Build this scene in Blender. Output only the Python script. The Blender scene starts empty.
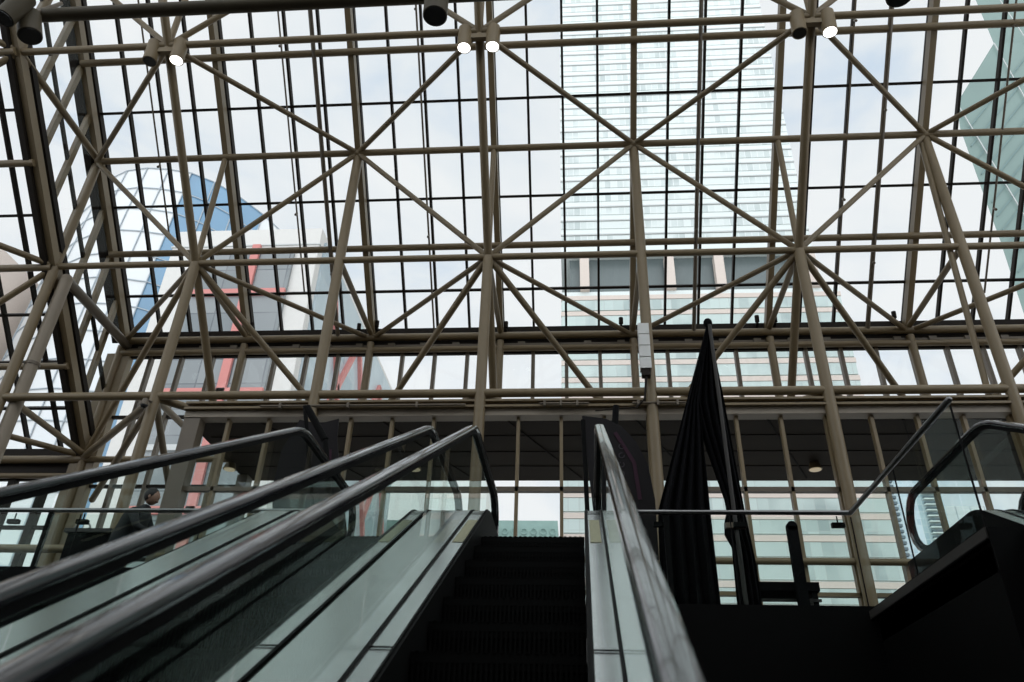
import bpy, bmesh, math, random
from mathutils import Vector, Matrix
random.seed(4)
S = bpy.context.scene
COL = S.collection
# ------------------------------------------------------------------ camera
F_PX = 782.66
YAW, PITCH, ROLL = -0.091847, 0.549795, 0.034317
_f = Vector((math.sin(YAW)*math.cos(PITCH), math.cos(YAW)*math.cos(PITCH), math.sin(PITCH)))
_r = Vector((math.cos(YAW), -math.sin(YAW), 0)); _u = _r.cross(_f)
CR = math.cos(ROLL)*_r + math.sin(ROLL)*_u
CU = -math.sin(ROLL)*_r + math.cos(ROLL)*_u
CF = _f
cam = bpy.data.cameras.new('camera'); co = bpy.data.objects.new('camera', cam); COL.objects.link(co)
co.matrix_world = Matrix(((CR.x, CU.x, -CF.x, 0), (CR.y, CU.y, -CF.y, 0), (CR.z, CU.z, -CF.z, 0), (0, 0, 0, 1)))
cam.sensor_width = 36; cam.lens = F_PX/1024*36; cam.clip_start = .02; cam.clip_end = 2000
cam.dof.use_dof = True; cam.dof.focus_distance = 15; cam.dof.aperture_fstop = 2.8
S.camera = co
def ray(x, y): return CR*((x-512)/F_PX) - CU*((y-341)/F_PX) + CF
def atY(x, y, Y): d = ray(x, y); return d*(Y/d.y)
def atX(x, y, X): d = ray(x, y); return d*(X/d.x)
# ------------------------------------------------------------------ view
S.view_settings.view_transform = 'Standard'; S.view_settings.look = 'None'
S.view_settings.gamma = 1; S.view_settings.exposure = 0; S.view_settings.use_curve_mapping = False
# ------------------------------------------------------------------ materials
def mat(name, col, rough=.5, metal=0, spec=.5, var=0, vscale=3, emit=None, es=1, coat=0, bump=0):
    m = bpy.data.materials.new(name); m.use_nodes = True; nt = m.node_tree; b = nt.nodes['Principled BSDF']
    b.inputs['Base Color'].default_value = (*col, 1); b.inputs['Roughness'].default_value = rough
    b.inputs['Metallic'].default_value = metal; b.inputs['Specular IOR Level'].default_value = spec
    b.inputs['Coat Weight'].default_value = coat
    tc = nt.nodes.new('ShaderNodeTexCoord')
    n = nt.nodes.new('ShaderNodeTexNoise'); n.inputs['Scale'].default_value = vscale; n.inputs['Detail'].default_value = 4
    nt.links.new(tc.outputs['Object'], n.inputs['Vector'])
    if var:
        r = nt.nodes.new('ShaderNodeMix'); r.data_type = 'RGBA'
        r.inputs['A'].default_value = (*[c*(1-var) for c in col], 1); r.inputs['B'].default_value = (*[min(1, c*(1+var)) for c in col], 1)
        nt.links.new(n.outputs['Fac'], r.inputs['Factor']); nt.links.new(r.outputs['Result'], b.inputs['Base Color'])
    if bump:
        bp = nt.nodes.new('ShaderNodeBump'); bp.inputs['Strength'].default_value = bump; bp.inputs['Distance'].default_value = .01
        nt.links.new(n.outputs['Fac'], bp.inputs['Height']); nt.links.new(bp.outputs['Normal'], b.inputs['Normal'])
    if emit:
        b.inputs['Emission Color'].default_value = (*emit, 1); b.inputs['Emission Strength'].default_value = es
    return m
def glass_mat(name, tint, refl=1.0, dark=0.0, rough=.0):
    m = bpy.data.materials.new(name); m.use_nodes = True; nt = m.node_tree; nt.nodes.clear()
    out = nt.nodes.new('ShaderNodeOutputMaterial'); mix = nt.nodes.new('ShaderNodeMixShader')
    tr = nt.nodes.new('ShaderNodeBsdfTransparent'); tr.inputs['Color'].default_value = (*tint, 1)
    gl = nt.nodes.new('ShaderNodeBsdfGlossy'); gl.inputs['Roughness'].default_value = rough
    gl.inputs['Color'].default_value = (.9, .97, .94, 1)
    fr = nt.nodes.new('ShaderNodeFresnel'); fr.inputs['IOR'].default_value = 1.5
    mu = nt.nodes.new('ShaderNodeMath'); mu.operation = 'MULTIPLY'; mu.inputs[1].default_value = refl
    geo = nt.nodes.new('ShaderNodeNewGeometry')
    # thin sheet: same reflectance from both sides
    lw = nt.nodes.new('ShaderNodeLayerWeight'); lw.inputs['Blend'].default_value = .5
    pw = nt.nodes.new('ShaderNodeMath'); pw.operation = 'POWER'; pw.inputs[1].default_value = 4.0
    ma = nt.nodes.new('ShaderNodeMath'); ma.operation = 'MULTIPLY_ADD'; ma.inputs[1].default_value = .9; ma.inputs[2].default_value = .07
    nt.links.new(lw.outputs['Facing'], pw.inputs[0]); nt.links.new(pw.outputs[0], ma.inputs[0])
    nt.links.new(ma.outputs[0], mu.inputs[0]); nt.links.new(mu.outputs[0], mix.inputs['Fac'])
    nt.links.new(tr.outputs[0], mix.inputs[1]); nt.links.new(gl.outputs[0], mix.inputs[2]); nt.links.new(mix.outputs[0], out.inputs['Surface'])
    nt.nodes.remove(fr); nt.nodes.remove(geo)
    return m
def facade_mat(name, c1, c2, line, bw, bh, mort=.03, rough=.25, off=0.0, metal=0, spec=.5):
    """window panes of varied tone in an xz grid (object space)"""
    m = bpy.data.materials.new(name); m.use_nodes = True; nt = m.node_tree; b = nt.nodes['Principled BSDF']
    tc = nt.nodes.new('ShaderNodeTexCoord'); sx = nt.nodes.new('ShaderNodeSeparateXYZ'); ad = nt.nodes.new('ShaderNodeMath'); ad.operation = 'ADD'
    cx = nt.nodes.new('ShaderNodeCombineXYZ')
    nt.links.new(tc.outputs['Object'], sx.inputs[0]); nt.links.new(sx.outputs['X'], ad.inputs[0]); nt.links.new(sx.outputs['Y'], ad.inputs[1])
    nt.links.new(ad.outputs[0], cx.inputs['X']); nt.links.new(sx.outputs['Z'], cx.inputs['Y'])
    br = nt.nodes.new('ShaderNodeTexBrick'); br.offset = off; br.inputs['Scale'].default_value = 1
    br.inputs['Brick Width'].default_value = bw; br.inputs['Row Height'].default_value = bh; br.inputs['Mortar Size'].default_value = mort
    br.inputs['Mortar Smooth'].default_value = 0; br.inputs['Bias'].default_value = -.1
    br.inputs['Color1'].default_value = (*c1, 1); br.inputs['Color2'].default_value = (*c2, 1); br.inputs['Mortar'].default_value = (*line, 1)
    nt.links.new(cx.outputs[0], br.inputs['Vector'])
    n = nt.nodes.new('ShaderNodeTexNoise'); n.inputs['Scale'].default_value = .12; n.inputs['Detail'].default_value = 3
    nt.links.new(cx.outputs[0], n.inputs['Vector'])
    rp = nt.nodes.new('ShaderNodeValToRGB'); rp.color_ramp.elements[0].position = .45; rp.color_ramp.elements[1].position = .62
    nt.links.new(n.outputs['Fac'], rp.inputs['Fac'])
    mx = nt.nodes.new('ShaderNodeMix'); mx.data_type = 'RGBA'; mx.inputs['B'].default_value = (*c1, 1)
    nt.links.new(rp.outputs['Color'], mx.inputs['Factor']); nt.links.new(br.outputs['Color'], mx.inputs['A'])
    nt.links.new(mx.outputs['Result'], b.inputs['Base Color'])
    b.inputs['Roughness'].default_value = rough; b.inputs['Metallic'].default_value = metal; b.inputs['Specular IOR Level'].default_value = spec
    return m
M = {}
M['taupe'] = mat('taupe_paint', (.215, .16, .088), .45, var=.12, vscale=2)
M['taupe_dark'] = mat('bronze_frame', (.15, .12, .085), .45, var=.12)
M['bronze'] = mat('dark_bronze_bar', (.022, .017, .013), .6, spec=.15, var=.2)
M['fascia'] = mat('fascia_paint', (.29, .24, .18), .5, var=.12, vscale=1.2)
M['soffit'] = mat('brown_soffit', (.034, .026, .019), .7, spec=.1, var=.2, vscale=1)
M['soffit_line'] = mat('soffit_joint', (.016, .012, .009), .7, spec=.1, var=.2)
M['clear'] = glass_mat('roof_glass', (.97, .98, .98), .18)
M['balu'] = glass_mat('balustrade_glass', (.82, .89, .86), .45)
M['guard'] = glass_mat('guard_glass', (.86, .93, .90), .25)
M['black'] = mat('black_rubber', (.010, .010, .013), .12, spec=.7, var=.2, coat=.35)
M['step'] = mat('black_step_metal', (.004, .0038, .0036), .6, spec=.12, var=.3, vscale=20)
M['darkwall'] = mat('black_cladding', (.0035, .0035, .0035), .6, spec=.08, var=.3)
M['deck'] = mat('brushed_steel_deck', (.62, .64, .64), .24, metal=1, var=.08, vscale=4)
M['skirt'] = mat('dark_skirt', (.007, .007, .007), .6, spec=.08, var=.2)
M['railmetal'] = mat('grey_steel', (.25, .25, .25), .3, metal=1, var=.1)
M['strip'] = mat('grey_floor_edge', (.035, .031, .027), .6, var=.15)
M['floor'] = mat('grey_stone_floor', (.05, .045, .04), .4, var=.2)
M['wall'] = mat('dark_plaster', (.03, .027, .024), .8, var=.2)
M['cloth'] = mat('black_drape', (.006, .006, .007), .9, spec=.1, var=.4, vscale=30, bump=.3)
M['pipe_dark'] = mat('dark_and_shaded_paint', (.085, .07, .045), .5, spec=.2, var=.15)  # shade under the hanging pipe is put into this dark colour; canisters share it
M['lamp_on'] = mat('lit_lens', (1, 1, 1), .3, emit=(1, .97, .9), es=4)
M['lamp_off'] = mat('dark_lens', (.02, .02, .02), .2, var=.2)
M['lamp_dim'] = mat('warm_lens', (.6, .5, .35), .3, emit=(1, .8, .5), es=.25)
M['white'] = mat('white_plastic', (.75, .75, .72), .5, var=.05)
M['magenta'] = mat('magenta_print', (.035, .006, .02), .8, var=.2)
M['plum'] = mat('dark_plum_cloth', (.005, .003, .004), .85, var=.3)
M['glyph'] = mat('pale_print', (.05, .042, .05), .8, var=.2)
M['yellow'] = mat('yellow_sticker', (.36, .34, .22), .6, var=.3, vscale=40)
M['skin'] = mat('skin', (.35, .2, .14), .5, var=.1)
M['hair'] = mat('dark_hair', (.012, .009, .008), .6, var=.3, vscale=40)
M['jacket'] = mat('dark_jacket', (.012, .012, .015), .8, var=.3, vscale=12)
M['ground'] = mat('grey_paving', (.45, .44, .42), .8, var=.15)
# outside
M['t_white'] = mat('white_spandrel', (.66, .70, .68), .4, var=.05)
M['t_glass'] = facade_mat('tower_windows', (.62, .66, .64), (.38, .43, .42), (.66, .68, .67), 1.15, 40, .06)
M['t_line'] = mat('tower_slab_edge', (.48, .49, .48), .5, var=.05)
M['t_recess'] = mat('recess_glass', (.12, .145, .145), .3, var=.1)
M['t_pillar'] = mat('beige_stone', (.62, .53, .47), .7, var=.06)
M['p_glass'] = facade_mat('podium_windows', (.50, .58, .55), (.30, .36, .35), (.42, .46, .44), 1.6, 40, .05)
M['cream'] = mat('cream_concrete', (.60, .58, .55), .7, var=.05)
M['c_glass'] = facade_mat('grey_windows', (.22, .235, .24), (.14, .16, .17), (.10, .11, .12), 2.3, 1.9, .05, .2)
M['red'] = mat('salmon_red_steel', (.52, .19, .17), .5, var=.08)
M['side_glass'] = facade_mat('side_windows', (.45, .52, .55), (.25, .32, .36), (.4, .45, .47), 3.0, 3.2, .1, .2)
M['b_glass'] = mat('painted_blue_reflection', (.13, .24, .35), .15, var=.35, vscale=.09, spec=.6)  # blue sky reflection painted as the glass colour
M['b_pale'] = mat('pale_glass_and_reflection', (.60, .61, .61), .15, var=.12, vscale=.08, spec=.8)  # on the curved building this tone paints the bright sky's reflection
M['b_navy'] = mat('navy_glass', (.045, .085, .13), .15, var=.3, vscale=.1)
M['b_line'] = mat('curtain_wall_seam', (.30, .34, .37), .4, var=.05)
M['g_glass'] = mat('sea_green_glass', (.165, .235, .215), .3, var=.22, vscale=.12, spec=.4)
M['g_line'] = mat('green_wall_seam', (.14, .22, .22), .5, var=.05)
M['copper'] = mat('verdigris_copper', (.27, .40, .36), .7, var=.2, vscale=1)
M['bal_glass'] = facade_mat('balcony_windows', (.50, .58, .62), (.28, .38, .44), (.58, .62, .64), 2.0, 3.0, .15, .2)
M['bal_dark'] = mat('balcony_recess', (.08, .11, .13), .5, var=.1)
# ------------------------------------------------------------------ mesh helpers
def link(name, bm, m, parent=None, smooth=False):
    me = bpy.data.meshes.new(name); bm.normal_update(); bm.to_mesh(me); bm.free()
    o = bpy.data.objects.new(name, me); COL.objects.link(o)
    for x in (m if isinstance(m, (list, tuple)) else [m]): me.materials.append(M[x] if isinstance(x, str) else x)
    if smooth:
        for p in me.polygons: p.use_smooth = True
        me.set_sharp_from_angle(angle=math.radians(40))
    if parent: o.parent = parent
    return o
def tag(o, label, cat, group=None):
    o['label'] = label; o['category'] = cat
    if group: o['group'] = group
    return o
def thing(name, label, cat, loc=(0, 0, 0), group=None, rz=0):
    o = bpy.data.objects.new(name, None); COL.objects.link(o); o.location = loc; o.rotation_euler = (0, 0, rz); o.empty_display_size = .2
    return tag(o, label, cat, group)
def rel(o, *pts):
    """world points -> the thing's own space (things here are only translated)"""
    return [Vector(p)-Vector(o.location) for p in pts]
def basis(a, b, up=Vector((0, 0, 1))):
    d = (b-a).normalized()
    if abs(d.dot(up)) > .98: up = Vector((0, 1, 0))
    s = d.cross(up).normalized(); return d, s, s.cross(d).normalized()
def tube(bm, a, b, r, n=12, mi=0, r2=None):
    a, b = Vector(a), Vector(b); d, s, u = basis(a, b); r2 = r if r2 is None else r2
    A = [bm.verts.new(a+(s*math.cos(t)+u*math.sin(t))*r) for t in [2*math.pi*i/n for i in range(n)]]
    B = [bm.verts.new(b+(s*math.cos(t)+u*math.sin(t))*r2) for t in [2*math.pi*i/n for i in range(n)]]
    fs = [bm.faces.new((A[i], A[(i+1) % n], B[(i+1) % n], B[i])) for i in range(n)]
    fs += [bm.faces.new(A[::-1]), bm.faces.new(B)]
    for f in fs: f.material_index = mi
def bar(bm, a, b, w, h, up=Vector((0, 0, 1)), mi=0):
    a, b = Vector(a), Vector(b); d, s, u = basis(a, b, up)
    c = [(-w/2, -h/2), (w/2, -h/2), (w/2, h/2), (-w/2, h/2)]
    A = [bm.verts.new(a+s*x+u*y) for x, y in c]; B = [bm.verts.new(b+s*x+u*y) for x, y in c]
    fs = [bm.faces.new((A[i], A[(i+1) % 4], B[(i+1) % 4], B[i])) for i in range(4)]+[bm.faces.new(A[::-1]), bm.faces.new(B)]
    for f in fs: f.material_index = mi
def box(bm, x0, x1, y0, y1, z0, z1, mi=0):
    v = [bm.verts.new((x, y, z)) for z in (z0, z1) for x, y in ((x0, y0), (x1, y0), (x1, y1), (x0, y1))]
    for q in ((3, 2, 1, 0), (4, 5, 6, 7), (0, 1, 5, 4), (1, 2, 6, 5), (2, 3, 7, 6), (3, 0, 4, 7)):
        bm.faces.new([v[i] for i in q]).material_index = mi
def sphere(bm, c, r, seg=12, sc=(1, 1, 1), mi=0):
    g = bmesh.ops.create_uvsphere(bm, u_segments=seg, v_segments=max(6, seg*2//3), radius=r)
    for v in g['verts']: v.co = Vector((v.co.x*sc[0], v.co.y*sc[1], v.co.z*sc[2]))+Vector(c)
    for v in g['verts']:
        for f in v.link_faces: f.material_index = mi
def sweep(bm, path, prof, closed=True, caps=True, side=Vector((1, 0, 0))):
    """sweep a 2d profile (side, normal) along a path lying in the yz plane"""
    rings = []
    for i, p in enumerate(path):
        t = (path[min(i+1, len(path)-1)]-path[max(i-1, 0)]).normalized()
        n = side.cross(t).normalized()
        rings.append([bm.verts.new(p+side*x+n*y) for x, y in prof])
    k = len(prof)
    for a, b in zip(rings, rings[1:]):
        for i in range(k if closed else k-1): bm.faces.new((a[i], a[(i+1) % k], b[(i+1) % k], b[i]))
    if caps and closed: bm.faces.new(rings[0][::-1]); bm.faces.new(rings[-1])
def N(): return bmesh.new()
def struct(o): o['kind'] = 'structure'; return o
def sempty(name, loc=(0, 0, 0)):
    o = bpy.data.objects.new(name, None); COL.objects.link(o); o.location = loc; o['kind'] = 'structure'; return o
# ------------------------------------------------------------------ roof lattice
B = 6.0; X0 = -10.66; YE = 15.218; ZE = 9.50; h = 2.0972/math.sqrt(2)       # h: horizontal = vertical run of one purlin step
def OUT(c, r): return Vector((X0+c*B, YE-r*h, ZE+r*h))
def INN(c, r): return OUT(c, r)+Vector((0, -h, -h))                         # inner layer, one module below
def LOW(c, r): return OUT(c, r)+Vector((0, 0, -2*h))                        # lower glazing plane left of the step
def LIN(c, r): return INN(c, r)+Vector((0, 0, -2*h))
NRM = Vector((0, 1, 1)).normalized()
RT = 9                                                                       # purlin rows up to the ridge
YC = YE-2*h; ZL = ZE-2*h
XR = X0+B*4.5; XL = X0-B*1.5
roof = sempty('ceiling')
def plane_grid(P, c0, c1, r1, root, nm=''):
    n = int(round((c1-c0)*8))
    g = N()
    a, b, c_, d = P(c0, 0)+NRM*.30, P(c1, 0)+NRM*.30, P(c1, r1)+NRM*.30, P(c0, r1)+NRM*.30
    g.faces.new([g.verts.new(v) for v in (a, b, c_, d)])
    link('glass_pane', g, 'clear', root)
    for i in range(n+1):
        c = c0+i/8
        if i % 4 == 0:
            m = N(); wd = .125
            bar(m, P(c, -.02), P(c, r1), wd, .2, NRM); link('rafter', m, 'taupe', root)
            m = N(); bar(m, P(c, -.02)+NRM*.24+Vector((.03, 0, 0)), P(c, r1)+NRM*.24+Vector((.03, 0, 0)), .08, .14, NRM); link('glazing_bar', m, 'bronze', root)
        else:
            m = N(); bar(m, P(c, -.02)+NRM*.24, P(c, r1)+NRM*.24, .05, .12, NRM); link('glazing_bar', m, 'bronze', root)
    k = 1
    while k <= r1*2:
        r = k/2
        m = N(); bar(m, P(c0, r)+NRM*.24, P(c1, r)+NRM*.24, .055, .11, NRM); link('glazing_bar', m, 'bronze', root)
        if k % 2 == 0:
            m = N(); tube(m, P(c0, r)-NRM*.12, P(c1, r)-NRM*.12, .075); link('purlin', m, 'taupe', root, True)
        k += 1
plane_grid(OUT, 0, 4.5, RT, roof)
plane_grid(LOW, -1.5, 0, RT, roof)
# step between the two glazing planes: vertical wall in the plane X0
ret = sempty('window_1')
g = N(); g.faces.new([g.verts.new(v) for v in (LOW(0, 0)+Vector((.0, 0, .1)), OUT(0, 0), OUT(0, RT), LOW(0, RT))]); link('glass_pane', g, 'clear', ret)
for k in range(1, RT*2):
    m = N(); p = OUT(0, k/2); bar(m, p+Vector((-.05, 0, -2*h)), p+Vector((-.05, 0, -.1)), .09, .13, Vector((0, 1, 0))); link('post', m, 'taupe', ret)
m = N(); bar(m, OUT(0, 0)+Vector((-.06, 0, -h)), OUT(0, RT)+Vector((-.06, 0, -h)), .06, .08, NRM); link('mullion', m, 'bronze', ret)
for dz, w, mt, dx in ((0, .16, 'bronze', -.17), (-2*h, .12, 'bronze', -.14)):
    m = N(); bar(m, OUT(0, 0)+Vector((dx, 0, dz)), OUT(0, RT)+Vector((dx, 0, dz)), w, .34, NRM); link('rafter', m, mt, ret)
# far slope over and behind the camera
bk = sempty('ceiling')
yr = YE-RT*h; zr = ZE+RT*h
g = N(); g.faces.new([g.verts.new(v) for v in ((XL, yr, zr), (XR, yr, zr), (XR, yr-12, zr-5), (XL, yr-12, zr-5))]); link('glass_pane', g, 'clear', bk)
for i in range(13):
    x = XL+i*3.0
    m = N(); bar(m, (x, yr, zr), (x, yr-12, zr-5), .17, .25, Vector((0, -.4, .9))); link('rafter', m, 'taupe', bk)
for i in range(7):
    m = N(); t = i/6; bar(m, (XL, yr-12*t, zr-5*t), (XR, yr-12*t, zr-5*t), .12, .15, Vector((0, -.4, .9))); link('purlin', m, 'taupe', bk)
# ------------------------------------------------------------------ space frame
def frame_member(root, kind, a, b, r, mt='taupe'):
    m = N(); a2, b2 = rel(root, a, b); tube(m, a2, b2, r); return link(kind, m, mt, root, True)
sf = thing('space_frame', 'taupe tubular steel space frame spanning beneath the big sloping glass roof', 'roof truss', INN(0, 1))
RF = 7
for r in (1, 3, 5, 7):
    frame_member(sf, 'horizontal_chord', INN(0, r), INN(4.5, r), .068)
for c in (.5, 1.5, 2.5, 3.5):
    frame_member(sf, 'sloping_chord', INN(c, -1), INN(c, RF), .082)
for r in (1, 3, 5, 7):
    for c in (.5, 1.5, 2.5, 3.5):
        I = INN(c, r)
        for cc in (c-.5, c+.5):
            for rr in (r-1, r+1):
                frame_member(sf, 'diagonal_brace', I, OUT(cc, rr)-NRM*.1, .056)
        frame_member(sf, 'strut', I, OUT(c, r+1)-NRM*.1, .06)
        if r == 1:
            frame_member(sf, 'strut', I, OUT(c, 0), .06)
            for cc in (c-.5, c+.5): frame_member(sf, 'diagonal_brace', I, Vector((X0+cc*B, YE-.1, ZL)), .065)
for c in (1, 2, 3, 4): frame_member(sf, 'strut', INN(c, 1), OUT(c, 0), .06)
for r in (3, 5, 7): frame_member(sf, 'diagonal_brace', INN(0, r), OUT(0, r-1), .075)
frame_member(sf, 'diagonal_brace', INN(0, 1), OUT(0, 2), .085)
frame_member(sf, 'diagonal_brace', INN(0, 3), OUT(0, 4), .075)
# lower frame on the left
sl = thing('space_frame', 'lower tubular steel frame behind the left return wall of the glass roof', 'roof truss', LOW(0, 2))
frame_member(sl, 'horizontal_chord', LOW(-1.5, 2)-NRM*.1, LOW(0, 2)-NRM*.1, .075)
for r in (0, 2, 4):
    for cc in (0, -1):
        frame_member(sl, 'diagonal_brace', LOW(cc, r), LIN(cc-.5, r+1), .065)
        frame_member(sl, 'diagonal_brace', LOW(cc, r+2), LIN(cc-.5, r+1), .065)
frame_member(sl, 'diagonal_brace', LOW(0, 0), Vector((X0, YC, ZL)), .065)
# column-line tube and its struts to the wall
hb = thing('tie_tube', 'long horizontal taupe tube tying the columns together above the glazed screen', 'steel tube', (X0-9, YC, 6.46))
m = N(); tube(m, (0, 0, 0), (XR-X0+9, 0, 0), .078); link('tube', m, 'taupe', hb, True)
for c in (.5, 1.5, 2.5, 3.5):
    for s in (-.5, .5):
        m = N(); a, b = rel(hb, (X0+c*B, YC, 6.42), (X0+(c+s)*B, YE-.12, ZL-.05)); tube(m, a, b, .075); link('strut', m, 'taupe', hb, True)
for q in ((172, 506), (92, 500), (196, 438)):
    m = N(); a, b = rel(hb, (X0+.5*B, YC, 6.42), atY(*q, YE-.15)); tube(m, a, b, .065); link('strut', m, 'taupe', hb, True)
# columns
cn = ['leftmost of the inner steel columns, beside the corner drain pipe', 'steel column just left of the glazed screen with a dome camera on it',
      'steel column behind the far handrail of the left escalator', 'steel column rising behind the top of the middle escalator',
      'steel column carrying the white loudspeaker stack', 'steel column right of the black drape in the middle of the screen',
      'steel column at the right edge, above the glass corner guard', 'steel column outside the right edge of the view', 'last steel column by the right wall']
for i in range(0, 9):
    c = i/2
    top = INN(c, 1) if i % 2 else OUT(c, 2)
    if i == 0: top = LOW(0, 2)
    base = Vector((top.x, YC, 2.03))
    k = thing('steel_column', 'taupe '+cn[i], 'column', base, 'inner row of round steel columns')
    m = N(); tube(m, (0, 0, 0), (0, 0, top.z-2.03), .1, 16); link('shaft', m, 'taupe', k, True)
    m = N(); tube(m, (0, 0, 0), (0, 0, .03), .2, 16); link('base_plate', m, 'taupe', k, True)
    if i == 6:
        m = N(); tube(m, (-.28, .18, 4.4), (-.10, 0, top.z-2.3), .055); link('side_pipe', m, 'taupe', k, True)
# ------------------------------------------------------------------ eave beam and the glazed band below it
ev = sempty('trim_1')
m = N(); box(m, X0-.1, XR, YE-.02, YE+.06, 9.03, 9.74); link('gutter_box', m, 'bronze', ev)
m = N(); tube(m, (X0, YE-.13, 9.43), (XR, YE-.13, 9.43), .085); link('edge_tube', m, 'taupe', ev, True)
m = N(); tube(m, (X0, YE-.1, 9.11), (XR, YE-.1, 9.11), .07); link('edge_tube', m, 'taupe', ev, True)
m = N(); box(m, X0, XR, YE-.06, YE-.02, 9.22, 9.27); link('ledge_strip', m, 'taupe_dark', ev)
for i in range(36):
    m = N(); x = X0+.4+i*.75; box(m, x, x+.16, YE-.09, YE-.02, 9.20, 9.30); link('bracket', m, 'taupe_dark', ev)
m = N(); box(m, XL, X0, YE-.02, YE+.06, 5.98, 6.72); link('gutter_box', m, 'bronze', ev)
m = N(); tube(m, (XL, YE-.12, 6.42), (X0, YE-.12, 6.42), .085); link('edge_tube', m, 'taupe', ev, True)
m = N(); tube(m, (XL, YE-.1, 6.05), (X0, YE-.1, 6.05), .06); link('edge_tube', m, 'taupe', ev, True)
w2 = sempty('window_2')
XV = -6.87                                                       # left end of the projecting glazed screen
def pane_sheet(root, x0, x1, y, z0, z1, mt='clear'):
    g = N(); g.faces.new([g.verts.new(v) for v in ((x0, y, z0), (x1, y, z0), (x1, y, z1), (x0, y, z1))]); link('glass_pane', g, mt, root)
pane_sheet(w2, X0, XV, YE+.05, 2.03, 9.1); pane_sheet(w2, XV, XR, YE+.05, 6.2, 9.1)
for i in range(0, 37):
    x = X0+i*.75; z0 = 2.03 if x < XV else 6.2
    m = N()
    if i % 4 == 0: tube(m, (x, YE-.1, z0), (x, YE-.1, 9.3), .085, 14); link('post', m, 'taupe', w2, True); m = N()
    box(m, x-.04, x+.04, YE-.03, YE+.1, z0, 9.1); link('mullion', m, 'taupe_dark', w2)
for z in (7.5, 5.86, 4.3, 3.2):
    m = N(); box(m, X0, XR if z > 7.6 else XV, YE-.01, YE+.08, z-.03, z+.03); link('transom', m, 'bronze', w2)
for z in (6.42, 3.9):
    m = N(); tube(m, (X0, YE-.12, z), (XV, YE-.12, z), .07); link('transom', m, 'taupe', w2, True)
# corner posts at the step
m = N(); box(m, X0-.28, X0+.02, YE-.12, YE+.2, 2.03, 9.1); link('corner_post', m, 'taupe', w2)
m = N(); box(m, X0+.08, X0+.26, YE-.10, YE+.1, 2.03, 9.1); link('corner_post', m, 'taupe', w2)
# left lower wall
w3 = sempty('window_3')
pane_sheet(w3, XL, X0, YE+.05, 2.03, 6.0)
for i in range(0, 13):
    x = XL+i*.75
    m = N(); box(m, x-.07, x+.07, YE-.06, YE+.1, 2.03, 6.0); link('mullion', m, 'bronze', w3)
for z in (4.95, 3.75):
    m = N(); box(m, XL, X0, YE-.01, YE+.08, z-.035, z+.035); link('transom', m, 'bronze', w3)
m = N(); tube(m, (XL, YC, 3.62), (X0+3, YC, 3.62), .07); link('transom', m, 'taupe', w3, True)
m = N(); tube(m, (X0+.1, YC, 3.6), (X0-2.2, YC+.5, 5.9), .06); link('brace', m, 'taupe', w3, True)
# ------------------------------------------------------------------ projecting glazed screen with the dark soffit
YV = 12.42
w4 = sempty('window_4')
pane_sheet(w4, XV, XR, YV, 2.03, 6.05)
XM = -.981
for i in range(-8, 25):
    x = XM+.75*i
    if x < XV+.2 or x > XR: continue
    m = N(); box(m, x-.028, x+.028, YV-.05, YV+.07, 2.03, 6.08); link('mullion', m, 'taupe', w4)
m = N(); box(m, XV, XR, YV-.05, YV+.05, 4.68, 4.76); link('transom', m, 'taupe_dark', w4)
m = N(); tube(m, (XV, YV-.1, 3.53), (XR, YV-.1, 3.53), .055); link('transom', m, 'taupe', w4, True)
m = N(); box(m, XV, XR, YV-.05, YV+.05, 3.02, 3.08); link('transom', m, 'taupe', w4)
m = N(); box(m, XV-.16, XV+.14, YV-.12, YV+.12, 2.03, 6.2); link('end_post', m, 'taupe_dark', w4)
m = N(); box(m, XV-.16, XV+.06, YE-.3, YE-.04, 2.03, 6.0); link('end_post', m, 'taupe_dark', w4)
g = N(); g.faces.new([g.verts.new(v) for v in ((XV, YV, 2.03), (XV, YE, 2.03), (XV, YE, 6.0), (XV, YV, 6.0))]); link('glass_pane', g, 'clear', w4)
fa = sempty('trim_2')
m = N(); box(m, XV-.16, XR, YV-.14, YV+.12, 6.04, 6.17); link('header', m, 'fascia', fa)
m = N(); box(m, XV-.16, XR, YV-.22, YV+.12, 6.17, 6.21); link('header_lip', m, 'taupe', fa)
m = N(); box(m, XV-.16, XR, YV-.10, YV+.12, 6.21, 6.29); link('header_recess', m, 'taupe_dark', fa)
m = N(); box(m, XV-.16, XR, YV-.20, YV+.12, 6.29, 6.33); link('header_lip', m, 'taupe', fa)
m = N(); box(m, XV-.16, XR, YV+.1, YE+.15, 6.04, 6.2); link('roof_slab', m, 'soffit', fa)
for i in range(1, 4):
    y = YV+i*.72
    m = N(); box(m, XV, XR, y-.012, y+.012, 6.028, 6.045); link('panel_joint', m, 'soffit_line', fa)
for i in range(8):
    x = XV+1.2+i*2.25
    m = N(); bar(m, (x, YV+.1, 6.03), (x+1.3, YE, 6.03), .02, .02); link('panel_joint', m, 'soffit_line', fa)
# conduit clipped to the header
for (xa, xb, z, lb) in ((-5.6, -1.9, 6.19, 'thin conduit clipped to the header over the left part of the glazed screen'), (-.6, .25, 6.20, 'short thin conduit clipped to the header right of the middle escalator'), (1.0, 2.0, 6.2, 'short thin conduit on the header behind the loudspeaker column')):
    k = thing('conduit', lb, 'pipe', (xa, YV-.26, z))
    m = N(); tube(m, (0, 0, 0), (xb-xa, 0, 0), .02); link('pipe', m, 'taupe_dark', k, True)
    for j in range(3):
        m = N(); x = (xb-xa)*(j+.3)/3; box(m, x-.02, x+.02, -.03, .06, -.05, .05); link('clip', m, 'taupe_dark', k)
# ------------------------------------------------------------------ walls, floors
ZF = 2.03; ZB = -3.6
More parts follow.
